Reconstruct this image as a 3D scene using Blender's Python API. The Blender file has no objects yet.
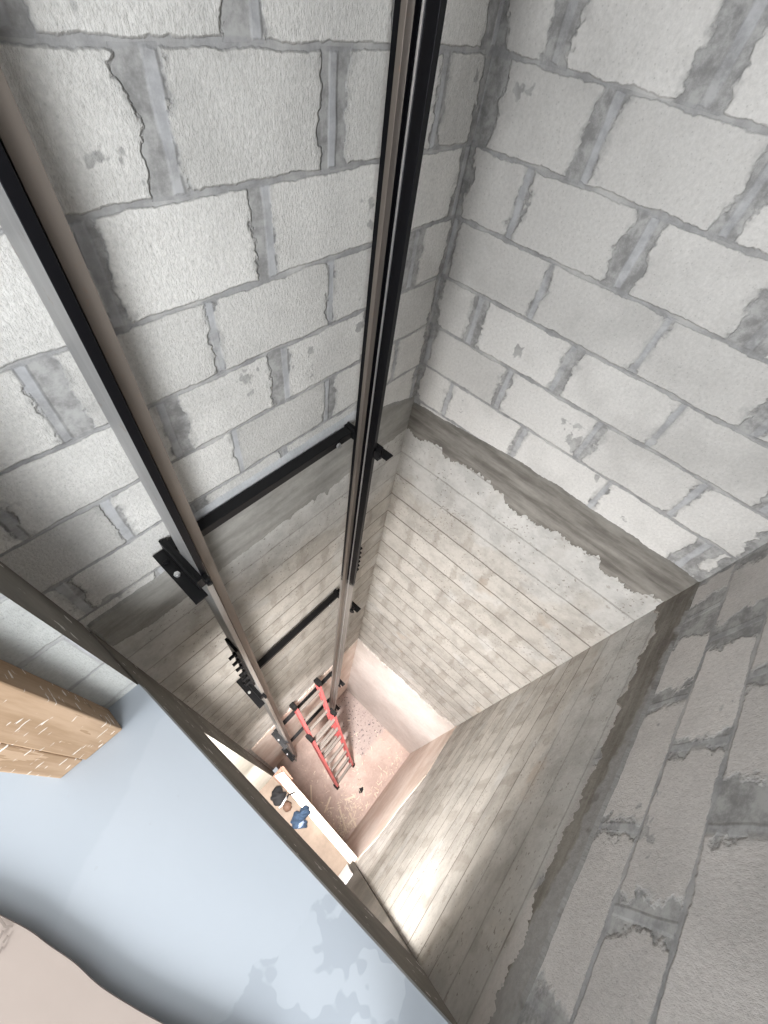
import bpy, bmesh, math, random
from mathutils import Vector, Matrix
random.seed(11)
sc = bpy.context.scene
col = sc.collection
CH = .2032            # block course height
W = 1.511             # clear width of the shaft between its two side walls
PIT = -6.5            # pit floor
LOW = -4.05           # lower storey floor
FL = -.03             # upper storey floor
TOP = 3.1

def xD(y):            # inner face of the entrance wall, slightly out of square
    return -1.695 - .0633 * y

# ------------------------------------------------------------------ nodes
class N:
    def __init__(s, name, rough=.8, metal=0.0):
        s.m = bpy.data.materials.new(name); s.m.use_nodes = True
        s.t = s.m.node_tree; s.b = s.t.nodes['Principled BSDF']
        s.b.inputs['Roughness'].default_value = rough
        s.b.inputs['Metallic'].default_value = metal
        s.b.inputs['Specular IOR Level'].default_value = .3
        g = s.t.nodes.new('ShaderNodeNewGeometry'); s.pos = g.outputs['Position']
        sp = s.t.nodes.new('ShaderNodeSeparateXYZ'); s.t.links.new(s.pos, sp.inputs[0])
        s.x, s.y, s.z = sp.outputs
        oc = s.t.nodes.new('ShaderNodeTexCoord'); s.obj = oc.outputs['Object']
    def put(s, sock, v):
        if hasattr(v, 'is_output'): s.t.links.new(v, sock)
        elif isinstance(v, tuple) and len(v) == 3 and len(sock.default_value) == 4: sock.default_value = (*v, 1)
        else: sock.default_value = v
    def M(s, op, a, b=None, c=None, clamp=False):
        n = s.t.nodes.new('ShaderNodeMath'); n.operation = op; n.use_clamp = clamp
        for i, v in enumerate((a, b, c)):
            if v is not None: s.put(n.inputs[i], v)
        return n.outputs[0]
    def mapr(s, v, a, b, c=0., d=1., smooth=True):
        n = s.t.nodes.new('ShaderNodeMapRange')
        n.interpolation_type = 'SMOOTHSTEP' if smooth else 'LINEAR'
        s.put(n.inputs[0], v)
        for i, k in enumerate((a, b, c, d)): s.put(n.inputs[1 + i], k)
        return n.outputs[0]
    def noise(s, scale, detail=3, rough=.55, vec=None, stretch=None, off=(0, 0, 0)):
        v = vec or s.pos
        if stretch or off != (0, 0, 0):
            mp = s.t.nodes.new('ShaderNodeMapping'); s.t.links.new(v, mp.inputs[0])
            mp.inputs['Scale'].default_value = stretch or (1, 1, 1); mp.inputs['Location'].default_value = off
            v = mp.outputs[0]
        n = s.t.nodes.new('ShaderNodeTexNoise'); s.t.links.new(v, n.inputs['Vector'])
        n.inputs['Scale'].default_value = scale; n.inputs['Detail'].default_value = detail
        n.inputs['Roughness'].default_value = rough
        return n.outputs[0]
    def voro(s, scale, vec=None):
        n = s.t.nodes.new('ShaderNodeTexVoronoi'); s.t.links.new(vec or s.pos, n.inputs['Vector'])
        n.inputs['Scale'].default_value = scale
        return n.outputs['Distance']
    def white(s, a, b, w):
        cb = s.t.nodes.new('ShaderNodeCombineXYZ')
        for i, v in enumerate((a, b, w)): s.put(cb.inputs[i], v)
        n = s.t.nodes.new('ShaderNodeTexWhiteNoise'); s.t.links.new(cb.outputs[0], n.inputs['Vector'])
        return n.outputs['Value']
    def mix(s, f, a, b):
        n = s.t.nodes.new('ShaderNodeMix'); n.data_type = 'RGBA'
        s.put(n.inputs['Factor'], f); s.put(n.inputs['A'], a) if False else None
        s.put(n.inputs[6], a); s.put(n.inputs[7], b)
        return n.outputs[2]
    def scale(s, c, f):
        n = s.t.nodes.new('ShaderNodeMix'); n.data_type = 'RGBA'; n.blend_type = 'MULTIPLY'
        n.inputs[0].default_value = 1
        cb = s.t.nodes.new('ShaderNodeCombineColor')
        for i in range(3): s.put(cb.inputs[i], f)
        s.put(n.inputs[6], c); s.t.links.new(cb.outputs[0], n.inputs[7])
        return n.outputs[2]
    def out(s, color, height=None, strength=.5, dist=.01, rough=None):
        s.put(s.b.inputs['Base Color'], color)
        if rough is not None: s.put(s.b.inputs['Roughness'], rough)
        if height is not None:
            bp = s.t.nodes.new('ShaderNodeBump'); bp.inputs['Strength'].default_value = strength
            bp.inputs['Distance'].default_value = dist
            s.t.links.new(height, bp.inputs['Height']); s.t.links.new(bp.outputs[0], s.b.inputs['Normal'])
        return s.m

def block_wall(name, axis, u0, seed, coarse=1.0, smear=1.0, tone=(.60, .595, .575), corners=(), rough_col=.4, bead_k=1., soft=.004, daub=.69):
    """Concrete blocks: running bond, thin bed joints, smeared head joints with a raised bead."""
    n = N(name, .92)
    u = n.x if axis == 'x' else n.y
    wob = n.M('MULTIPLY_ADD', n.noise(5, 2), .016, -.008)
    z = n.M('ADD', n.z, wob)
    zc = n.M('DIVIDE', z, CH); row = n.M('FLOOR', zc); fz = n.M('SUBTRACT', zc, row)
    dz = n.M('MULTIPLY', n.M('SUBTRACT', .5, n.M('ABSOLUTE', n.M('SUBTRACT', fz, .5))), CH)
    par = n.M('FLOORED_MODULO', row, 2.)
    jit = n.M('MULTIPLY_ADD', n.white(row, 3., seed), .10, -.05)
    uu = n.M('ADD', n.M('ADD', n.M('DIVIDE', n.M('SUBTRACT', u, u0), 2 * CH), n.M('MULTIPLY', par, .5)), jit)
    near = n.M('ROUND', uu)
    su = n.M('MULTIPLY', n.M('SUBTRACT', uu, near), 2 * CH)
    du = n.M('ABSOLUTE', su)
    side = n.M('SIGN', su)
    rj = n.white(row, near, seed + 1.); rs = n.white(row, n.M('MULTIPLY_ADD', side, .25, near), seed + 2.)
    rb = n.white(row, n.M('FLOOR', uu), seed + 3.)
    blob = n.noise(13, 3, .6); fine = n.noise(60, 3, .6)
    # irregular edge of the smeared mortar
    wid = n.M('MULTIPLY', n.M('ADD', n.M('MULTIPLY', n.M('POWER', rs, 2.6), .062), .004), smear)
    wid = n.M('ADD', wid, n.M('MULTIPLY_ADD', blob, .085 * smear, -.038 * smear))
    wid = n.M('ADD', wid, n.M('MULTIPLY_ADD', fine, .02, -.01))
    wid = n.M('MAXIMUM', wid, .009)
    sm = n.mapr(n.M('SUBTRACT', wid, du), -soft, soft)
    halo = n.mapr(n.M('SUBTRACT', n.M('ADD', wid, n.M('MULTIPLY_ADD', n.noise(20, 3, .6, off=(7, seed, 3)), .07, -.022)), du), -.004, .016)
    for uc in corners:
        dc = n.M('ABSOLUTE', n.M('SUBTRACT', u, uc))
        cw = n.M('ADD', n.M('MULTIPLY_ADD', blob, .11, -.028), n.M('MULTIPLY_ADD', fine, .02, -.01))
        sm = n.M('MAXIMUM', sm, n.mapr(n.M('SUBTRACT', cw, dc), -.004, .008))
    bead = n.mapr(n.M('ADD', du, n.M('MULTIPLY_ADD', n.noise(9, 2), .014, -.007)), .008, .016, 1., 0.)
    bw = n.M('ADD', .0035, n.M('MULTIPLY', n.M('POWER', blob, 3.), .026))
    bed = n.mapr(n.M('SUBTRACT', n.M('ADD', bw, n.M('MULTIPLY_ADD', fine, .008, -.004)), dz), -.002, .003)
    # daubs of mortar left on the block face
    d1 = n.mapr(n.noise(6.5, 4, .62, off=(seed, 2.7, 1.1)), daub, daub + .025)
    col_b = n.mix(n.M('MULTIPLY', rb, 1.), tuple(c * .86 for c in tone), tuple(min(1, c * 1.09) for c in tone))
    col_b = n.scale(col_b, n.M('ADD', 1 - rough_col / 2, n.M('MULTIPLY', n.noise(95, 3, .7), rough_col)))
    pit = n.mapr(n.voro(75), .10, .19)
    col_b = n.scale(col_b, n.M('MULTIPLY_ADD', pit, .16, .84))
    shade = n.mapr(n.noise(19, 5, .7), .34, .66)
    col_s = n.mix(shade, (.215, .213, .21), (.40, .398, .39))
    col_bead = n.mix(shade, (.36, .365, .375), (.46, .465, .48))
    c = n.mix(n.M('MULTIPLY', d1, .7), col_b, col_s)
    stain = n.mapr(n.noise(3.4, 4, .6, off=(seed, 0, 5)), .42, .68)
    c = n.scale(c, n.M('MULTIPLY_ADD', stain, -.16, 1.03))
    c = n.mix(n.M('MULTIPLY', halo, n.M('MULTIPLY_ADD', n.noise(11, 2), .7, .05)), c, col_s)
    c = n.mix(sm, c, col_s); c = n.mix(n.M('MULTIPLY', n.M('MULTIPLY', bead, sm), n.mapr(n.noise(6, 2, off=(2, 2, seed)), .35, .6, .35 * bead_k, bead_k)), c, col_bead)
    c = n.mix(n.M('MULTIPLY', bed, n.mapr(n.noise(5, 3, off=(seed, 9, 0)), .3, .6, .45, 1.)), c, n.mix(shade, (.24, .24, .24), (.35, .35, .35)))
    # bump: blocks stand proud, bead slightly raised, crumbly face
    grit = n.noise(140, 4, .7, stretch=(1, 1, .55))
    face = n.M('MULTIPLY', grit, .35 * coarse)
    face = n.M('ADD', face, n.M('MULTIPLY', n.noise(35, 3, .6), .25 * coarse))
    h = n.M('MULTIPLY', n.M('SUBTRACT', 1., sm), n.M('ADD', face, .35))
    h = n.M('ADD', h, n.M('MULTIPLY', n.M('MULTIPLY', bead, sm), .45 * bead_k))
    h = n.M('MULTIPLY', h, n.M('SUBTRACT', 1., n.M('MULTIPLY', bed, .85)))
    # lower, older courses under the ring beam: warmer, dusted over, thin dark joints
    lo = n.mapr(n.z, -.20, -.16, 1., 0.)
    thin = n.mapr(n.M('ADD', dz, n.M('MULTIPLY_ADD', fine, .006, -.003)), .0035, .0065, 1., 0.)
    wash = n.mapr(n.M('ADD', n.noise(3.2, 3), n.mapr(n.z, -.9, -.3, -.05, .24)), .5, .62)
    low_b = n.mix(rb, (.40, .383, .355), (.50, .482, .45))
    low_b = n.mix(n.M('MULTIPLY', wash, .6), low_b, (.50, .50, .49))
    low_b = n.scale(low_b, n.M('ADD', .84, n.M('MULTIPLY', n.noise(45, 4, .65), .32)))
    spots = n.mapr(n.noise(24, 4, .6), .63, .69)
    low_s = n.mapr(n.M('SUBTRACT', n.M('ADD', n.M('MULTIPLY', rj, .03), n.M('MULTIPLY_ADD', blob, .10, -.035)), du), -.008, .012)
    lc = n.mix(n.M('MULTIPLY', low_s, n.M('MULTIPLY_ADD', wash, -.28, .46)), low_b, (.29, .265, .235))
    mott = n.mapr(n.noise(7, 5, .65, off=(1, seed, 2)), .40, .66)
    lc = n.scale(lc, n.M('MULTIPLY_ADD', mott, -.22, 1.06))
    specks = n.mapr(n.M('ADD', n.noise(55, 2), n.M('MULTIPLY', n.noise(4, 2, off=(5, 5, seed)), .35)), .83, .87)
    lc = n.mix(n.M('MULTIPLY', specks, .6), lc, (.15, .13, .11))
    lc = n.mix(n.M('MULTIPLY', spots, .45), lc, (.25, .22, .19))
    lc = n.mix(n.M('MULTIPLY', thin, n.M('MULTIPLY_ADD', wash, -.55, .85)), lc, (.17, .15, .13))
    rust = n.mapr(n.noise(2.1, 3, off=(4, seed, 0)), .66, .74)
    lc = n.mix(n.M('MULTIPLY', rust, .25), lc, (.42, .28, .17))
    lh = n.M('ADD', n.M('MULTIPLY', n.M('SUBTRACT', 1., thin), .5), n.M('ADD', n.M('MULTIPLY', blob, .5), n.M('MULTIPLY', fine, .25)))
    c = n.mix(lo, c, lc)
    hm = n.t.nodes.new('ShaderNodeMix'); n.put(hm.inputs[0], lo); n.put(hm.inputs[2], h); n.put(hm.inputs[3], lh)
    return n.out(c, hm.outputs[0], .8, .009)

def concrete(name, a, b, sc_=4, splash=0., rough=.85, stretch=None, bump=.5):
    n = N(name, rough)
    k = n.noise(sc_, 5, .6, stretch=stretch); k2 = n.noise(sc_ * 9, 4, .6)
    c = n.mix(n.mapr(k, .3, .7), a, b)
    c = n.scale(c, n.M('ADD', .85, n.M('MULTIPLY', k2, .3)))
    if splash:
        s = n.mapr(n.noise(16, 3, .5, off=(3, 1, 2)), .665, .69)
        c = n.mix(n.M('MULTIPLY', s, splash), c, (.62, .6, .56))
    return n.out(c, n.M('ADD', k, n.M('MULTIPLY', k2, .5)), bump, .006)

def plain(name, c, rough=.6, metal=0., var=.12, scale_=30, bump=0.):
    n = N(name, rough, metal)
    k = n.noise(scale_, 3, .6, vec=n.obj)
    return n.out(n.scale(c, n.M('ADD', 1 - var, n.M('MULTIPLY', k, 2 * var))), k if bump else None, bump, .003)

mat_left = block_wall('block_wall_rough', 'x', -1.0318 + CH, 5., 2.2, 1.0, (.63, .62, .595), (0., ), .6, 1., .004, .665)
mat_back = block_wall('block_wall_smooth', 'y', -.2093, 23., 1.0, 1.1, (.585, .573, .552), (0., -W), .45, .8, .005, .67)
mat_right = block_wall('block_wall_side', 'x', -.22, 41., .8, 2.0, (.54, .515, .495), (0., ), .4, .45, .011, .64)
mat_reveal = block_wall('block_wall_reveal', 'x', -1.865, 57., 1.2, .0, (.47, .48, .465))
mat_front = concrete('parged_concrete', (.11, .10, .086), (.19, .175, .152), 3, .8)
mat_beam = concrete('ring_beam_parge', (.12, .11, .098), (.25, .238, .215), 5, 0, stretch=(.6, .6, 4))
def beam_side_mat():
    n = N('ring_beam_parge_side', .85)
    k = n.noise(5, 5, .6, stretch=(.6, .6, 4)); k2 = n.noise(45, 4, .6)
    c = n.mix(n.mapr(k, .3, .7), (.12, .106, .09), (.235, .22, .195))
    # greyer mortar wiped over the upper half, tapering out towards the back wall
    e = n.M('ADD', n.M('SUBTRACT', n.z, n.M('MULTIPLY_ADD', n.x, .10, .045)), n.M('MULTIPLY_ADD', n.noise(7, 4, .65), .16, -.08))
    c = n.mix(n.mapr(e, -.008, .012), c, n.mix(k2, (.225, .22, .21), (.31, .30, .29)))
    blot = n.mapr(n.noise(10, 3, off=(2, 0, 3)), .58, .66)
    c = n.mix(n.M('MULTIPLY', blot, .5), c, (.12, .10, .095))
    return n.out(n.scale(c, n.M('ADD', .85, n.M('MULTIPLY', k2, .3))), n.M('ADD', k, k2), .5, .006)
mat_beam_side = beam_side_mat()
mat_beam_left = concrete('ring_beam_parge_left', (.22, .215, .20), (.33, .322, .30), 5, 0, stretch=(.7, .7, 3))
mat_strip = concrete('pale_mortar', (.42, .43, .44), (.52, .53, .54), 6)
mat_plaster = concrete('pit_plaster', (.62, .57, .535), (.72, .68, .65), 3, 0, .7, None, .25)
mat_plaster_side = concrete('pit_plaster_side', (.58, .47, .40), (.72, .64, .58), 3, 0, .7, None, .25)

def pit_floor_mat():
    n = N('pit_floor_dust', .9)
    k = n.noise(3, 5, .6); k2 = n.noise(30, 4, .6)
    c = n.mix(n.mapr(k, .35, .65), (.47, .36, .315), (.60, .48, .425))
    damp = n.M('MULTIPLY', n.mapr(n.M('ADD', n.x, n.M('MULTIPLY', n.noise(4, 3), .12)), -.56, -.5), n.mapr(n.y, -1.0, -.9))
    c = n.mix(n.M('MULTIPLY', damp, .75), c, (.42, .36, .34))
    sp = n.M('MULTIPLY', n.mapr(n.noise(28, 3), .6, .63), damp)
    c = n.mix(sp, c, (.16, .14, .15))
    dust = n.mapr(n.noise(40, 2, off=(1, 4, 0)), .68, .72)
    c = n.mix(n.M('MULTIPLY', dust, .7), c, (.74, .66, .56))
    return n.out(n.scale(c, n.M('ADD', .82, n.M('MULTIPLY', k2, .36))), k2, .4, .006)
mat_pit = pit_floor_mat()

def floor_mat():
    n = N('levelled_floor', .55)
    wob = n.M('MULTIPLY_ADD', n.noise(7, 4, .6), .20, -.10)
    px, py = n.M('ADD', n.x, wob), n.M('ADD', n.y, wob)
    c = n.mix(n.noise(2, 3), (.355, .39, .432), (.395, .428, .465))
    # dry and damp laps of the levelling compound
    lap = n.mapr(n.M('ADD', py, n.M('MULTIPLY', px, .25)), -1.50, -1.49, 1., 0.)
    isl = n.mapr(n.noise(5, 3, .5, off=(0, .35, 0)), .56, .57)
    c = n.mix(n.M('MULTIPLY', lap, n.M('MULTIPLY_ADD', isl, -.8, .9)), c, (.31, .342, .38))
    lap2 = n.mapr(n.M('SUBTRACT', n.M('MULTIPLY', px, .55), py), -.52, -.50, 1., 0.)
    c = n.mix(n.M('MULTIPLY', lap2, .45), c, (.325, .36, .40))
    dots = n.mapr(n.noise(38, 2), .74, .77)
    c = n.mix(n.M('MULTIPLY', dots, .5), c, (.35, .37, .4))
    return n.out(c, n.noise(12, 3), .12, .004)
mat_floor = floor_mat()

def wood(name, a, b, axis=2, splash=0., scale_=14):
    n = N(name, .75)
    st = [1, 1, 1]; st[axis] = .07
    g = n.noise(scale_, 5, .65, vec=n.obj, stretch=tuple(st))
    rings = n.M('FRACT', n.M('MULTIPLY', g, 5.))
    c = n.mix(n.mapr(rings, 0, 1), a, b)
    kn = n.mapr(n.voro(7, n.obj), .05, .12, 1., 0.)
    c = n.mix(n.M('MULTIPLY', kn, .5), c, tuple(v * .5 for v in a))
    if splash:
        rot = n.t.nodes.new('ShaderNodeMapping'); n.t.links.new(n.obj, rot.inputs[0])
        rot.inputs['Rotation'].default_value = (0, .75, 0); rot.inputs['Scale'].default_value = (1.6, 1.6, 5.5)
        w = n.t.nodes.new('ShaderNodeTexNoise'); n.t.links.new(rot.outputs[0], w.inputs[0]); w.inputs['Scale'].default_value = 16
        s = n.mapr(w.outputs[0], .64, .67)
        c = n.mix(n.M('MULTIPLY', s, splash), c, (.82, .80, .76))
    return n.out(c, g, .25, .004)
mat_post = wood('lumber_tan', (.28, .185, .11), (.385, .27, .178), 2, .7)
mat_sill_board = wood('lumber_pale', (.74, .66, .55), (.84, .78, .69), 1)
mat_chip = wood('wood_shaving', (.70, .59, .47), (.82, .73, .62), 0)
mat_red_lumber = wood('lumber_pinkish', (.20, .11, .08), (.28, .17, .125), 1)

def rail_mat(name, base, blackamount, split):
    """Steel with a black coat on the upper run that ends in a ragged edge."""
    n = N(name, .42, .55)
    k = n.noise(9, 4, .65, stretch=(1, 1, .12)); k2 = n.noise(40, 3, .6)
    c = n.mix(n.mapr(k, .35, .65), tuple(v * .78 for v in base), base)
    c = n.mix(n.M('MULTIPLY', n.mapr(k2, .62, .72), .4), c, (.25, .17, .12))
    if blackamount:
        e = n.mapr(n.M('ADD', n.z, n.M('MULTIPLY_ADD', n.noise(26, 3), .25, -.125)), split - .06, split + .02)
        c = n.mix(n.M('MULTIPLY', e, blackamount), c, (.006, .006, .008))
    return n.out(c, k2, .12, .003)
mat_blade = rail_mat('rail_blade_steel', (.225, .195, .17), 0, 0)
mat_flange_l = rail_mat('rail_flange_coated_left', (.42, .40, .38), 1, .10)
mat_flange_r = rail_mat('rail_flange_coated_right', (.36, .34, .32), 1, -1.15)
mat_back_steel = rail_mat('rail_back_steel', (.46, .46, .46), 0, 0)
mat_bright = plain('bright_steel', (.72, .72, .72), .3, .8)
mat_black = plain('black_paint', (.006, .006, .007), .5, 0, .3)
mat_red = plain('red_fibreglass', (.72, .17, .17), .4, 0, .08)
mat_alu = plain('ladder_aluminium', (.26, .235, .21), .5, .3)
mat_rubber = plain('black_rubber', (.01, .01, .01), .7)
mat_card = plain('brown_cardboard', (.28, .235, .208), .85, 0, .06, 9)
mat_print = plain('faded_print_ink', (.19, .158, .138), .9)
mat_denim = plain('blue_denim', (.018, .034, .06), .9, 0, .75, 26, .6)
mat_denim_pale = plain('pale_blue_lining', (.16, .20, .28), .9, 0, .2)
mat_blackcloth = plain('black_cloth', (.008, .008, .009), .8, 0, .3, 30, .4)
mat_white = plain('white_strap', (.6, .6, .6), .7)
mat_leather = plain('brown_leather', (.08, .045, .03), .7)
mat_roomwall = plain('grey_wallboard', (.60, .60, .59), .9)

# ------------------------------------------------------------------ mesh helpers
def link(name, bm, mats, parent=None, smooth=False, bevel=0.):
    me = bpy.data.meshes.new(name); bmesh.ops.recalc_face_normals(bm, faces=bm.faces); bm.to_mesh(me); bm.free()
    o = bpy.data.objects.new(name, me); col.objects.link(o)
    for m in (mats if isinstance(mats, (list, tuple)) else [mats]): me.materials.append(m)
    if smooth:
        for p in me.polygons: p.use_smooth = True
    if bevel:
        b = o.modifiers.new('edge', 'BEVEL'); b.width = bevel; b.segments = 2; b.limit_method = 'ANGLE'; b.angle_limit = .6
    if parent: o.parent = parent; o.matrix_parent_inverse = Matrix.Translation(-Vector(parent.location)) if False else Matrix()
    return o
def box(bm, x0, x1, y0, y1, z0, z1, mi=0):
    v = [bm.verts.new(p) for p in ((x0, y0, z0), (x1, y0, z0), (x1, y1, z0), (x0, y1, z0), (x0, y0, z1), (x1, y0, z1), (x1, y1, z1), (x0, y1, z1))]
    fs = []
    for q in ((0, 3, 2, 1), (4, 5, 6, 7), (0, 1, 5, 4), (1, 2, 6, 5), (2, 3, 7, 6), (3, 0, 4, 7)):
        f = bm.faces.new([v[i] for i in q]); f.material_index = mi; fs.append(f)
    return fs
def prism(bm, pts, z0, z1, mi=0):
    a = [bm.verts.new((x, y, z0)) for x, y in pts]; b = [bm.verts.new((x, y, z1)) for x, y in pts]
    n = len(pts); fs = [bm.faces.new(a[::-1]), bm.faces.new(b)]
    for i in range(n): fs.append(bm.faces.new((a[i], a[(i + 1) % n], b[(i + 1) % n], b[i])))
    for f in fs: f.material_index = mi
    return fs
def bar(bm, p, q, w, h, up=(0, 0, 1), mi=0):
    p, q = Vector(p), Vector(q); d = (q - p).normalized(); s = d.cross(Vector(up)).normalized(); u = s.cross(d)
    vs = []
    for e in (p, q):
        for a, b in ((-1, -1), (1, -1), (1, 1), (-1, 1)): vs.append(bm.verts.new(e + s * a * w / 2 + u * b * h / 2))
    for k in ((3, 2, 1, 0), (4, 5, 6, 7), (0, 1, 5, 4), (1, 2, 6, 5), (2, 3, 7, 6), (3, 0, 4, 7)):
        bm.faces.new([vs[i] for i in k]).material_index = mi
def rod(bm, p, q, r, seg=10, r2=None, mi=0):
    p, q = Vector(p), Vector(q); d = (q - p).normalized()
    s = d.orthogonal().normalized(); t = d.cross(s); r2 = r if r2 is None else r2
    a = [bm.verts.new(p + (s * math.cos(i * 2 * math.pi / seg) + t * math.sin(i * 2 * math.pi / seg)) * r) for i in range(seg)]
    b = [bm.verts.new(q + (s * math.cos(i * 2 * math.pi / seg) + t * math.sin(i * 2 * math.pi / seg)) * r2) for i in range(seg)]
    bm.faces.new(a[::-1]).material_index = mi; bm.faces.new(b).material_index = mi
    for i in range(seg): bm.faces.new((a[i], a[(i + 1) % seg], b[(i + 1) % seg], b[i])).material_index = mi
def tube(bm, pts, r, seg=8):
    rings = []
    pts = [Vector(p) for p in pts]
    for i, p in enumerate(pts):
        d = (pts[min(i + 1, len(pts) - 1)] - pts[max(i - 1, 0)]).normalized()
        s = d.cross(Vector((.3, .2, 1))).normalized(); t = d.cross(s)
        rings.append([bm.verts.new(p + (s * math.cos(k * 2 * math.pi / seg) + t * math.sin(k * 2 * math.pi / seg)) * r) for k in range(seg)])
    for a, b in zip(rings, rings[1:]):
        for k in range(seg): bm.faces.new((a[k], a[(k + 1) % seg], b[(k + 1) % seg], b[k]))
    bm.faces.new(rings[0][::-1]); bm.faces.new(rings[-1])
def thing(name, loc, label, cat, group=None):
    o = bpy.data.objects.new(name, None); col.objects.link(o); o.location = loc; o.empty_display_size = .1
    return tag(o, label, cat, group)
def tag(o, label, cat, group=None, kind=None):
    o['label'] = label; o['category'] = cat
    if group: o['group'] = group
    if kind: o['kind'] = kind
    return o
def struct(name, bm, mats, bevel=0.):
    o = link(name, bm, mats, bevel=bevel); o['kind'] = 'structure'; return o
def part(name, bm, mats, parent, origin=(0, 0, 0), smooth=False, bevel=0.):
    """Mesh given in world coordinates, parented to a thing standing at its own location."""
    bmesh.ops.translate(bm, verts=bm.verts, vec=-Vector(origin))
    o = link(name, bm, mats, smooth=smooth, bevel=bevel); o.parent = parent
    return o
def own(name, bm, mats, loc, smooth=False, bevel=0.):
    """Single-mesh thing: mesh in world coordinates, origin moved to loc."""
    bmesh.ops.translate(bm, verts=bm.verts, vec=-Vector(loc))
    o = link(name, bm, mats, smooth=smooth, bevel=bevel); o.location = loc
    return o

# ------------------------------------------------------------------ the shaft
bm = bmesh.new(); box(bm, -1.72, .2, 0, .2, PIT - .1, TOP); struct('wall_left', bm, mat_left)
bm = bmesh.new(); box(bm, 0, .2, -W - .2, 0, PIT - .1, TOP); struct('wall_back', bm, mat_back)
bm = bmesh.new(); box(bm, -1.62, 0, -W - .2, -W, PIT - .1, TOP); struct('wall_right', bm, mat_right)

# entrance wall: two jambs, the deep beam under the upper floor, the solid part below the lower floor
LINT = -.76
bm = bmesh.new()
TH = .2
def dwall(y0, y1, z0, z1, mi=0):
    return prism(bm, [(xD(y1), y1), (xD(y0), y0), (xD(y0) - TH, y0), (xD(y1) - TH, y1)], z0, z1, mi)
JL, JR = -.285, -1.44
for f in dwall(JL, .0, FL, TOP):
    f.normal_update()
    if abs(f.normal.y) > .9 and f.calc_center_median().y < -.2: f.material_index = 1
dwall(-W, JR, FL, TOP)
dwall(-W, 0, LINT, FL - .06)
for f in dwall(-.335, 0, LOW - .05, LINT):
    f.normal_update()
    if abs(f.normal.y) > .9 and f.calc_center_median().y < -.2: f.material_index = 2
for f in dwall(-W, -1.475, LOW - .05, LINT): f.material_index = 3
dwall(-W, 0, PIT - .1, LOW - .05)
dwall(JR, JL, 2.15, TOP)
mat_jamb_shade = concrete('shaded_jamb_parging', (.05, .045, .038), (.08, .07, .06), 4)  # shade on the lower right jamb, put into a darker colour
mat_cream = concrete('cream_plaster', (.42, .40, .35), (.50, .475, .43), 4)
struct('wall_front', bm, [mat_front, mat_reveal, mat_cream, mat_jamb_shade])

bm = bmesh.new(); box(bm, -1.62, 0, -W, 0, PIT - .1, PIT); struct('floor_pit', bm, mat_pit)
# upper storey floor, its edge follows the entrance wall
bm = bmesh.new()
prism(bm, [(xD(JL) + .004, JL), (xD(JL) - TH, JL), (xD(0) - TH, JL), (xD(0) - TH, 1.0), (-5.2, 1.0), (-5.2, -4.2), (xD(JR) - TH, -4.2), (xD(JR) - TH, JR), (xD(JR) + .004, JR)], FL - .06, FL)
o = struct('floor', bm, mat_floor)
# lower storey floor
mat_low = concrete('lower_floor_screed', (.135, .105, .082), (.19, .15, .118), 4)
bm = bmesh.new(); prism(bm, [(xD(0) + 0, -.0), (-5.2, 0), (-5.2, -W), (xD(-W), -W)], LOW - .05, LOW); struct('floor_lower', bm, mat_low)

# ring beam parging with ragged lower edges, one strip on each wall
def interp(tab, u):
    for (a, va), (b, vb) in zip(tab, tab[1:]):
        if min(a, b) <= u <= max(a, b): return va + (vb - va) * (u - a) / (b - a)
    return tab[0][1] if abs(u - tab[0][0]) < abs(u - tab[-1][0]) else tab[-1][1]
def jag(n, amp, seed, step=5):
    r = random.Random(seed); out = [0.] * n
    for octv, a in ((24, 1.), (9, .6), (3, .45), (1, .28)):
        pts = [r.uniform(-1, 1) for _ in range(n // octv + 3)]
        for i in range(n):
            k = i / octv; j = int(k); f = k - j; f = f * f * (3 - 2 * f)
            out[i] += (pts[j] * (1 - f) + pts[j + 1] * f) * a * amp
    return out
def ragged(name, u0, u1, at, inward, top, bot, amp_top, amp_bot, seed, mat, th=.007, drips=()):
    """A thin skim coat: at(u, z, d) -> point on the wall at depth d."""
    n = 330; jt = jag(n + 1, amp_top, seed); jb = jag(n + 1, amp_bot, seed + 50)
    bm = bmesh.new(); rows = []
    for i in range(n + 1):
        u = u0 + (u1 - u0) * i / n
        zt = interp(top, u) + jt[i]; zb = interp(bot, u) + jb[i]
        for du, w, dz in drips:
            zb -= dz * max(0, 1 - abs(u - du) / w) ** .6
        rows.append([bm.verts.new(at(u, zt, 0)), bm.verts.new(at(u, zt - .012, th)), bm.verts.new(at(u, (zt + zb) / 2, th * 1.2)), bm.verts.new(at(u, zb + .010, th)), bm.verts.new(at(u, zb, 0))])
    for a, b in zip(rows, rows[1:]):
        for k in range(4): bm.faces.new((a[k], b[k], b[k + 1], a[k + 1]))
    return struct(name, bm, mat)
atA = lambda u, z, d: (u, -d, z)
atB = lambda u, z, d: (-d, u, z)
atC = lambda u, z, d: (u, -W + d, z)
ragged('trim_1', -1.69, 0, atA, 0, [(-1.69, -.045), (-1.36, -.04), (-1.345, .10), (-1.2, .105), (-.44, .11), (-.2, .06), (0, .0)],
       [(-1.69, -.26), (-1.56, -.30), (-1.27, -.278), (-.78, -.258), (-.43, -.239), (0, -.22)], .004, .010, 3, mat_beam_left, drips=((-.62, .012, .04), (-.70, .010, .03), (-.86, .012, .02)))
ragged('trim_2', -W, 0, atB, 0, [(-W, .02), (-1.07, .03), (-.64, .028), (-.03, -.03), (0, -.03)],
       [(-W, -.18), (-1.26, -.265), (-1.11, -.20), (-.74, -.255), (-.47, -.215), (-.02, -.22)], .004, .028, 8, mat_beam)
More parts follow.
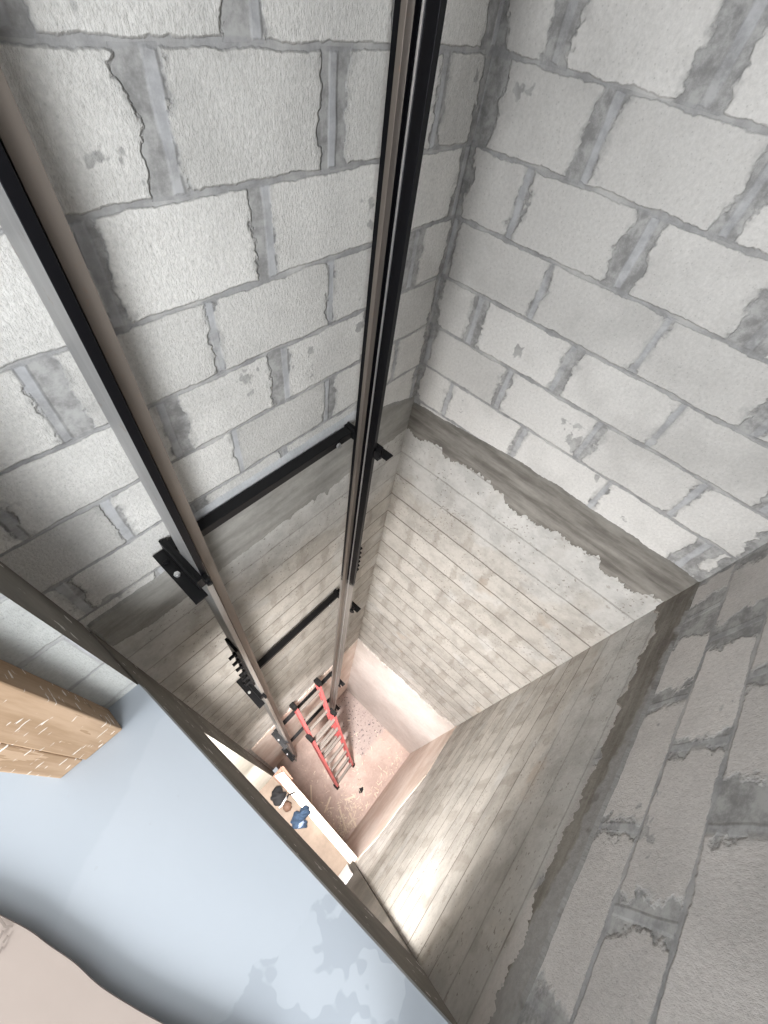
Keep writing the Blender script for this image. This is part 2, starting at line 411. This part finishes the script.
ragged('trim_3', -1.6, 0, atC, 0, [(-1.6, .022), (0, .022)],
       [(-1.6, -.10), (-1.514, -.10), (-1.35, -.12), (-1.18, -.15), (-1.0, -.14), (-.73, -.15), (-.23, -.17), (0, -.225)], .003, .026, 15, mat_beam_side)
# pale strip of bedding mortar over the beam on the rail wall
ragged('trim_4', -1.34, -.36, atA, 0, [(-1.34, .15), (-.36, .165)], [(-1.34, .10), (-.36, .105)], .003, .005, 31, mat_strip, .006)
# skim coat of the pit walls
ragged('trim_5', -1.66, 0, atA, 0, [(-1.66, -3.8), (-.9, -3.78), (0, -3.82)], [(-1.66, PIT), (0, PIT)], .03, 0, 61, mat_plaster_side, .012)
ragged('trim_6', -W, 0, atB, 0, [(-W, -3.66), (-1.3, -3.76), (-1.1, -3.84), (-.72, -3.74), (-.5, -3.8), (0, -3.82)], [(-W, PIT), (0, PIT)], .03, 0, 71, mat_plaster, .02)
ragged('trim_7', -1.6, 0, atC, 0, [(-1.6, -4.02), (-1.53, -4.0), (-1.33, -3.72), (-1.0, -3.62), (-.65, -3.4), (-.05, -3.6), (0, -3.6)], [(-1.6, PIT), (0, PIT)], .02, 0, 81, mat_plaster_side, .006)

# rooms that the two openings lead to (outside the frame, they carry the daylight)
bm = bmesh.new()
box(bm, -5.2, xD(0) - TH, 1.0, 1.1, FL, TOP); struct('wall_room_side', bm, mat_roomwall)
bm = bmesh.new(); box(bm, -5.4, xD(0), -4.3, 1.1, 2.75, 2.85); struct('ceiling', bm, mat_roomwall)
bm = bmesh.new(); prism(bm, [(-5.2, .2), (xD(0) - TH, .2), (xD(-W) - TH, -W - .2), (-5.2, -W - .2)], LINT, LINT + .1)
struct('ceiling_lower', bm, mat_roomwall)
bm = bmesh.new(); box(bm, -5.2, xD(0) - TH, 0, .1, LOW - .05, LINT); struct('wall_lower_left', bm, mat_cream)
bm = bmesh.new(); box(bm, -5.2, xD(-W) - TH, -W - .1, -W, LOW - .05, LINT); struct('wall_lower_right', bm, mat_cream)

# ------------------------------------------------------------------ timber door post on the jamb
py0, py1 = -.365, JL - .001
t = thing('timber_post', (-1.86, py0, FL), 'pale tan timber door post with white streaks, standing on the blue grey floor', 'timber')
for x0, x1, d in ((-1.868, -1.765, 0.), (-1.93, -1.871, .006)):
    bm = bmesh.new(); box(bm, x0, x1, py0 + d, py1, FL, 2.15)
    part('plank', bm, mat_post, t, t.location, bevel=.004)
# ------------------------------------------------------------------ cardboard sheet lying on the floor
edge = [(-2.36, .06), (-2.242, -.218), (-2.181, -.38), (-2.12, -.526), (-2.091, -.598), (-2.075, -.652), (-2.054, -.718), (-2.038, -.788), (-2.013, -.861), (-1.983, -.938), (-1.933, -1.053), (-1.88, -1.2)]
bm = bmesh.new(); rows = []
def smooth_curve(p, n):
    out = []
    for i in range(n + 1):
        k = i / n * (len(p) - 1); j = min(int(k), len(p) - 2); f = k - j
        p0, p1, p2, p3 = (Vector(p[max(0, min(len(p) - 1, j + d))]) for d in (-1, 0, 1, 2))
        out.append(.5 * ((2 * p1) + (p2 - p0) * f + (2 * p0 - 5 * p1 + 4 * p2 - p3) * f * f + (3 * p1 - 3 * p2 + p3 - p0) * f ** 3))
    return out
ec = smooth_curve(edge, 60)
for i, e in enumerate(ec):
    r = []
    for j in range(13):
        k = j / 12
        z = FL + .004 + .03 * (1 - k) ** 2
        r.append(bm.verts.new((e.x - k * .55 - .10 * k, e.y - k * .42, z)))
    rows.append(r)
for a, b in zip(rows, rows[1:]):
    for j in range(12): bm.faces.new((a[j], b[j], b[j + 1], a[j + 1]))
bmesh.ops.recalc_face_normals(bm, faces=bm.faces)
if sum(f.normal.z for f in bm.faces) < 0: bmesh.ops.reverse_faces(bm, faces=bm.faces)
g = bmesh.ops.solidify(bm, geom=bm.faces[:], thickness=.004)
cl = (-2.3, -1.0, FL)
card = own('cardboard_sheet', bm, mat_card, cl, smooth=False)
tag(card, 'brown cardboard sheet with a lifted wavy edge on the blue grey floor', 'cardboard')
bm = bmesh.new()
def on_card(p):       # nearest place on the curved sheet below p
    best = min(((e.x - k / 60 * .65 - p[0]) ** 2 + (e.y - k / 60 * .42 - p[1]) ** 2, k / 60) for e in ec for k in range(30))
    return Vector((p[0], p[1], FL + .004 + .030 * (1 - best[1]) ** 2 + .0052))
# a bowl-shaped stroke and three slanted dashes, as printed near the edge
for p, q in [((-2.1196, -0.5317), (-2.1176, -0.5559)), ((-2.1176, -0.5559), (-2.1063, -0.5667)), ((-2.1204, -0.5741), (-2.131, -0.5781)), ((-2.1232, -0.5588), (-2.1335, -0.5657)), ((-2.1346, -0.5832), (-2.144, -0.5882))]:
    bar(bm, on_card(p), on_card(q), .0042, .0008)
part('print', bm, mat_print, card, cl)

# ------------------------------------------------------------------ guide rails
def guide_rail(s, label, fm, splice_z, half=.17, gap=.054):
    """s=+1: blade points to +x (rail nearer the entrance), s=-1 the other one."""
    xo = -1.36 if s > 0 else -.53
    t = thing('guide_rail', (xo, -.14, PIT), label, 'guide rail', 'guide rails')
    L = t.location
    bm = bmesh.new(); a, b = sorted((xo, xo + s * .020)); box(bm, a, b, -.196, -.084, PIT, TOP - .1)
    for f in bm.faces:
        f.normal_update()
        if f.normal.x * s < -.9 or f.normal.y > .9: f.material_index = 1
    part('flange', bm, [fm, mat_back_steel], t, L, bevel=.0015)
    bm = bmesh.new(); x1, x2, x3 = xo + s * .020, xo + s * .034, xo + s * (.067 if s > 0 else .058)
    for p, q, w in ((x1, x2, .006), (x2, x3, .008)):
        p, q = sorted((p, q)); box(bm, p, q, -.14 - w, -.14 + w, PIT, TOP - .1, 1 if w < .007 else 0)
    part('blade', bm, [mat_blade, fm], t, L, bevel=.0012)
    if s < 0:
        bm = bmesh.new(); box(bm, xo - .0235, xo - .020, -.161, -.155, PIT, TOP - .1); part('shoulder', bm, mat_bright, t, L)
    # fishplate bolted over the joint between two rail lengths
    bm = bmesh.new(); a, b = sorted((xo - s * .001, xo - s * .014)); box(bm, a, b, -.185, -.095, splice_z - half, splice_z + half)
    sp = part('splice_plate', bm, mat_black, t, L, bevel=.002)
    for i in range(6):
        z = splice_z + 2.5 * gap - i * gap
        for y in (-.165,):
            bm = bmesh.new(); rod(bm, (xo - s * .014, y, z), (xo - s * .026, y, z), .016, 6); rod(bm, (xo - s * .024, y, z), (xo - s * .052, y, z), .009, 8)
            part('bolt', bm, mat_black, sp, L)
    return t
guide_rail(1, 'guide rail nearer the floor opening, its front edge black, the upper bracket plate beside it', mat_flange_l, -1.0, .33, .105)
guide_rail(-1, 'guide rail farther from the floor opening, near the back corner, broad black outer face', mat_flange_r, -.92)

# ------------------------------------------------------------------ brackets: tie bar on the wall + two arms
def bracket(z, label, low=False):
    t = thing('rail_bracket', (-.945, 0, z), label, 'bracket', 'rail brackets on the block wall')
    L = t.location
    bm = bmesh.new(); bar(bm, (-1.362, -.034, z + .028), (-.528, -.034, z + .028), .044, .038)
    part('tie_bar', bm, mat_black, t, L, bevel=.003)
    for s, xo in ((1, -1.378), (-1, -.512)):
        bm = bmesh.new()
        a, b = sorted((xo - s * .045, xo)); box(bm, a, b, -.245, -.004, z, z + .007)
        a, b = sorted((xo, xo - s * .007)); box(bm, a, b, -.215, -.004, z + .007, z + .058)
        a, b = sorted((xo + s * .017, xo)); box(bm, a, b, -.21, -.004, z + .004, z + .052)
        arm = part('bracket_arm', bm, mat_black, t, L, bevel=.0015)
        for y in (-.12, -.055):
            bm = bmesh.new(); rod(bm, (xo - s * .027, y, z + .007), (xo - s * .027, y, z + .016), .010, 6); rod(bm, (xo - s * .027, y, z + .016), (xo - s * .027, y, z + .021), .006, 8)
            part('bolt', bm, mat_bright if y < -.1 else mat_black, arm, L)
        bm = bmesh.new(); box(bm, *sorted((xo + s * .017, xo + s * .033)), -.222, -.197, z + .005, z + .05); rod(bm, (xo + s * .025, -.222, z + .028), (xo + s * .025, -.232, z + .028), .009, 6)
        part('rail_clip', bm, mat_black, arm, L, bevel=.002)
    # bright bolt head where the bar turns to the arm
    bm = bmesh.new(); rod(bm, (-.62, -.062, z + .03), (-.62, -.070, z + .03), .012, 6)
    part('bar_bolt', bm, mat_bright, t, L)
bracket(.075, 'uppermost black bracket, its tie bar across the grey ring beam')
bracket(-1.62, 'second black bracket from the top, its tie bar across the lower block courses')
bracket(-4.0, 'third black bracket from the top, level with the ladder top')
bracket(-5.55, 'lowest black bracket, its tie bar behind the ladder rungs')

# ------------------------------------------------------------------ ladder
lb0, lb1 = Vector((-1.165, -.925, PIT)), Vector((-.785, -.90, PIT))
lt0, lt1 = Vector((-1.112, -.075, -3.62)), Vector((-.712, -.085, -3.62))
lad = thing('ladder', ((lb0 + lb1) / 2)[:], 'red extension ladder leaning on the rail wall from the pit floor', 'ladder')
LL = lad.location
d0 = (lt0 - lb0).normalized(); d1 = (lt1 - lb1).normalized(); across = (lb1 - lb0).normalized()
nrm = across.cross(d0).normalized()
if nrm.y > 0: nrm = -nrm
for k, (a, b, d) in enumerate(((lb0, lt0, d0), (lb1, lt1, d1))):
    sg = 1 if k == 0 else -1
    ln = (b - a).length
    bm = bmesh.new(); f0, f1 = a + d * .06, a + d * ln * .72
    bar(bm, f0, f1, .012, .075, nrm)                       # channel: web and two flanges
    for o_ in (-.033, .033): bar(bm, f0 + nrm * o_ + across * sg * .012, f1 + nrm * o_ + across * sg * .012, .030, .010, nrm)
    part('base_rail', bm, mat_red, lad, LL)
    bm = bmesh.new(); g0, g1 = a + d * ln * .40 + nrm * -.075 + across * sg * .022, b - d * .03 + nrm * -.045 + across * sg * .022
    bar(bm, g0, g1, .012, .065, nrm)
    for o_ in (-.028, .028): bar(bm, g0 + nrm * o_ + across * sg * .012, g1 + nrm * o_ + across * sg * .012, .028, .010, nrm)
    part('fly_rail', bm, mat_red, lad, LL)
    bm = bmesh.new(); bar(bm, a + d * .003 - nrm * .0, a + d * .09, .05, .085, nrm); part('foot', bm, mat_rubber, lad, LL, bevel=.006)
    bm = bmesh.new(); bar(bm, g1 - d * .03, g1 + d * .06, .055, .085, nrm); part('end_cap', bm, mat_rubber, lad, LL, bevel=.01)
    bm = bmesh.new(); bar(bm, f1 - d * .05, f1 + d * .03, .05, .10, nrm); part('rung_lock', bm, mat_rubber, lad, LL, bevel=.006)
n_r = 7
for i in range(n_r):
    s = .10 + i * .305
    bm = bmesh.new(); bar(bm, lb0 + d0 * s, lb1 + d1 * s, .036, .036, nrm); part('base_rung', bm, mat_alu, lad, LL, bevel=.004)
for i in range(6):
    s = 1.27 + i * .305
    k = (s / 3.0)
    off = nrm * (-.075 + .03 * k)
    bm = bmesh.new(); bar(bm, lb0 + d0 * s + off + across * .02, lb1 + d1 * s + off - across * .02, .034, .034, nrm); part('fly_rung', bm, mat_alu, lad, LL, bevel=.004)

# ------------------------------------------------------------------ lumber and things at the lower opening
bm = bmesh.new(); prism(bm, [(-1.567, -.385), (-1.653, -.350), (-1.585 - .053, -W + .012), (-1.553, -W + .012)], LOW - .02, LOW + .022)
o = own('sill_board', bm, mat_sill_board, (-1.6, -.93, LOW - .02), bevel=.003)
tag(o, 'long pale board along the edge of the lower opening', 'board')
bm = bmesh.new(); prism(bm, [(-1.530, -.345), (-1.562, -.325), (-1.566, -.375), (-1.556, -.50), (-1.540, -.52)], LOW - .02, LOW + .010)
o = own('board_offcut', bm, mat_red_lumber, (-1.55, -.49, LOW - .02), bevel=.002)
tag(o, 'short reddish board offcut against the end of the long pale board', 'board')
# support the overhanging board: a ledger fixed to the wall below it
bm = bmesh.new(); prism(bm, [(-1.56, -.33), (xD(-.33) + .001, -.33), (xD(-W) + .001, -W + .004), (-1.556, -W + .004)], LOW - .16, LOW - .021)
o = own('ledger_board', bm, mat_red_lumber, (-1.6, -.93, LOW - .16), bevel=.002)
tag(o, 'reddish ledger board under the long pale board, facing the pit', 'board')

bm = bmesh.new(); box(bm, -1.80, -1.655, -1.472, -1.452, LOW, -3.35)  # added pale panel, stands in for light on the foot of the reveal
o = own('reveal_light_stand_in', bm, mat_white, (-1.73, -1.46, LOW), bevel=.003); tag(o, 'pale panel put in for the light on the foot of the jamb past the end of the long pale board', 'board')
def lump(bm, c, rx, ry, rz, seed, amp=.22, seg=28):
    r = random.Random(seed); ph = [(r.uniform(1.5, 5), r.uniform(1.5, 5), r.uniform(0, 6), r.uniform(.3, 1)) for _ in range(7)]
    ret = bmesh.ops.create_uvsphere(bm, u_segments=seg, v_segments=seg // 2, radius=1)
    for v in ret['verts']:
        p = v.co.copy(); k = 1 + amp * sum(math.sin(a * p.x * 2 + b * p.y * 2 + c_) * w for a, b, c_, w in ph) / 4
        z = p.z * rz * k
        v.co = Vector((c[0] + p.x * rx * k, c[1] + p.y * ry * k, c[2] + max(z, -rz * .8)))
    return ret['verts']
bl = (-1.70, -.835, LOW)
t = thing('cloth_bundle', bl, 'crumpled blue cloth bundle next to the long pale board', 'cloth')
bm = bmesh.new(); lump(bm, (-1.675, -.825, LOW + .05), .085, .055, .06, 4, .45, 36); lump(bm, (-1.745, -.84, LOW + .045), .075, .085, .055, 9, .5, 36)
part('cloth', bm, mat_denim, t, bl, smooth=True)
bm = bmesh.new(); lump(bm, (-1.745, -.875, LOW + .085), .04, .022, .028, 6, .5, 20)
part('pale_fold', bm, mat_denim_pale, t, bl, smooth=True)
kl = (-1.735, -.56, LOW)
t = thing('tool_pouch', kl, 'small black pouch with a pale strap lying on the lower floor', 'pouch')
bm = bmesh.new(); lump(bm, (-1.745, -.525, LOW + .055), .075, .085, .065, 12, .25)
part('pouch_body', bm, mat_blackcloth, t, kl, smooth=True)
bm = bmesh.new(); lump(bm, (-1.74, -.655, LOW + .035), .045, .05, .04, 15, .2, 20); part('pocket', bm, mat_leather, t, kl, smooth=True)
bm = bmesh.new(); tube(bm, smooth_curve([(-1.80, -.60, LOW + .04), (-1.77, -.61, LOW + .09), (-1.73, -.60, LOW + .10), (-1.69, -.59, LOW + .05)], 16), .009); part('strap', bm, mat_white, t, kl, smooth=True)
bm = bmesh.new(); tube(bm, smooth_curve([(-1.70, -.60, LOW + .07), (-1.665, -.59, LOW + .05), (-1.64, -.605, LOW + .035), (-1.60, -.62, LOW + .03)], 16), .008); part('cord', bm, mat_blackcloth, t, kl, smooth=True)

# ------------------------------------------------------------------ pit floor litter
bm = bmesh.new()
pts = [(-.98, -1.235), (-.94, -1.20), (-.885, -1.235), (-.905, -1.265), (-.955, -1.27), (-.985, -1.262)]
prism(bm, pts, PIT + .001, PIT + .010)
o = own('rubber_scrap', bm, mat_rubber, (-.94, -1.24, PIT + .001)); tag(o, 'black angular scrap lying alone on the pit floor below the ladder', 'scrap')
sticks = [((-1.50, -.70), 50, .26, 'pale wood stick nearest the short reddish offcut on the pit floor'),
          ((-1.42, -.98), 20, .22, 'pale wood stick midway along the long pale board on the pit floor'),
          ((-1.40, -1.30), 65, .30, 'longest pale wood stick, in the pit corner by the entrance'),
          ((-1.30, -1.42), 75, .24, 'pale wood stick along the right pit wall near the corner'),
          ((-1.13, -1.18), -30, .16, 'short pale wood stick near the black scrap on the pit floor')]
base = None
for (x, y), ang, ln, lab in sticks:
    bm = bmesh.new(); bar(bm, (-ln / 2, 0, .008), (ln / 2, 0, .008), .026, .014)
    o = link('wood_stick', bm, mat_chip, bevel=.002); o.location = (x, y, PIT + .001); o.rotation_euler = (0, 0, math.radians(ang))
    tag(o, lab, 'stick', 'wood sticks on the pit floor')
bm = bmesh.new()
rr = random.Random(5)
for i in range(300):
    q = rr.random()
    if q < .38: x, y = -1.57 + abs(rr.gauss(0, .22)), -1.46 + abs(rr.gauss(0, .16))
    elif q < .6: x, y = rr.uniform(-1.5, -.1), -1.47 + abs(rr.gauss(0, .09))
    elif q < .72: x, y = rr.gauss(-1.12, .10), rr.gauss(-1.22, .07)
    else: x, y = rr.uniform(-1.55, -.1), rr.uniform(-1.45, -.3)
    if not (-1.56 < x < -.03 and -1.47 < y < -.06): continue
    a = rr.uniform(0, 6.28); l = rr.uniform(.01, .055) * (1 if rr.random() < .8 else 2); w = rr.uniform(.004, .014)
    c, s = math.cos(a), math.sin(a); z = PIT + .002
    prev = None; cur = rr.uniform(0, .012)
    for k in range(5):
        f = k / 4 - .5; px, py, pz = x + c * l * f, y + s * l * f, z + cur * (1 - (2 * f) ** 2) * 2 + .001
        v = [bm.verts.new((px - s * w / 2, py + c * w / 2, pz)), bm.verts.new((px + s * w / 2, py - c * w / 2, pz)), bm.verts.new((px + s * w / 2, py - c * w / 2, pz + .002)), bm.verts.new((px - s * w / 2, py + c * w / 2, pz + .002))]
        if prev:
            for m in range(4): bm.faces.new((prev[m], prev[(m + 1) % 4], v[(m + 1) % 4], v[m]))
        prev = v
o = own('wood_shavings', bm, mat_chip, (-.8, -.8, PIT)); tag(o, 'scattered pale wood shavings and chips on the pit floor', 'shavings', kind='stuff')

# ------------------------------------------------------------------ daylight and added fill lights
def area(name, loc, target, sx, sy, power, color):
    l = bpy.data.lights.new(name, 'AREA'); l.shape = 'RECTANGLE'; l.size = sx; l.size_y = sy; l.energy = power; l.color = color
    o = bpy.data.objects.new(name, l); col.objects.link(o); o.location = loc
    o.rotation_euler = (Vector(target) - Vector(loc)).to_track_quat('-Z', 'Z').to_euler()
    return o
area('window_daylight', (-3.75, -3.7, 1.2), (-1.6, -.5, .2), 1.7, 1.8, 112, (.96, .98, 1.0))
area('window_daylight_far', (-4.9, -.7, 1.4), (-1.0, -.7, .6), 1.8, 1.8, 88, (.97, .985, 1.0))
area('lower_window_daylight', (-4.2, -.78, -2.3), (-.3, -.75, -2.9), 1.3, 1.5, 60, (1.0, .955, .93))
area('added_pit_fill', (-1.77, -.80, -1.7), (-.62, -.76, -6.4), .5, .08, 18, (1.0, .95, .93)).data.spread = math.radians(62)  # added light that brightens the pit, no such fitting is known
wd = bpy.data.worlds.new('sky'); sc.world = wd; wd.use_nodes = True
bg = wd.node_tree.nodes['Background']; bg.inputs[0].default_value = (.93, .96, 1.0, 1); bg.inputs[1].default_value = .33

area('added_lower_fill', (-2.0, -.80, -.86), (-.9, -.78, -5.0), .5, .3, 29, (1.0, .955, .92))  # added fill under the lintel, lifts the pit and right wall
# ------------------------------------------------------------------ camera
R = ((0.6585013354690039, -0.7418147260291766, 0.1268341571947774),
     (-0.5575843937147137, -0.5940929400002186, -0.5797872217679696),
     (0.5054459764117695, 0.31106991318011334, -0.8048353086443825))
cd = bpy.data.cameras.new('camera'); cam = bpy.data.objects.new('camera', cd); col.objects.link(cam)
cd.sensor_fit = 'VERTICAL'; cd.sensor_height = 36; cd.lens = 409.4417 / 1024 * 36; cd.clip_start = .01
m = Matrix.Identity(4)
for i in range(3):
    m[i][0], m[i][1], m[i][2] = R[0][i], -R[1][i], -R[2][i]
m.translation = (-1.521392891243163, -0.9087277980490244, 1.3545142376360575)
cam.matrix_world = m; sc.camera = cam
vs = sc.view_settings; vs.view_transform = 'Standard'; vs.look = 'None'; vs.exposure = 1.04; vs.gamma = 1; vs.use_curve_mapping = False
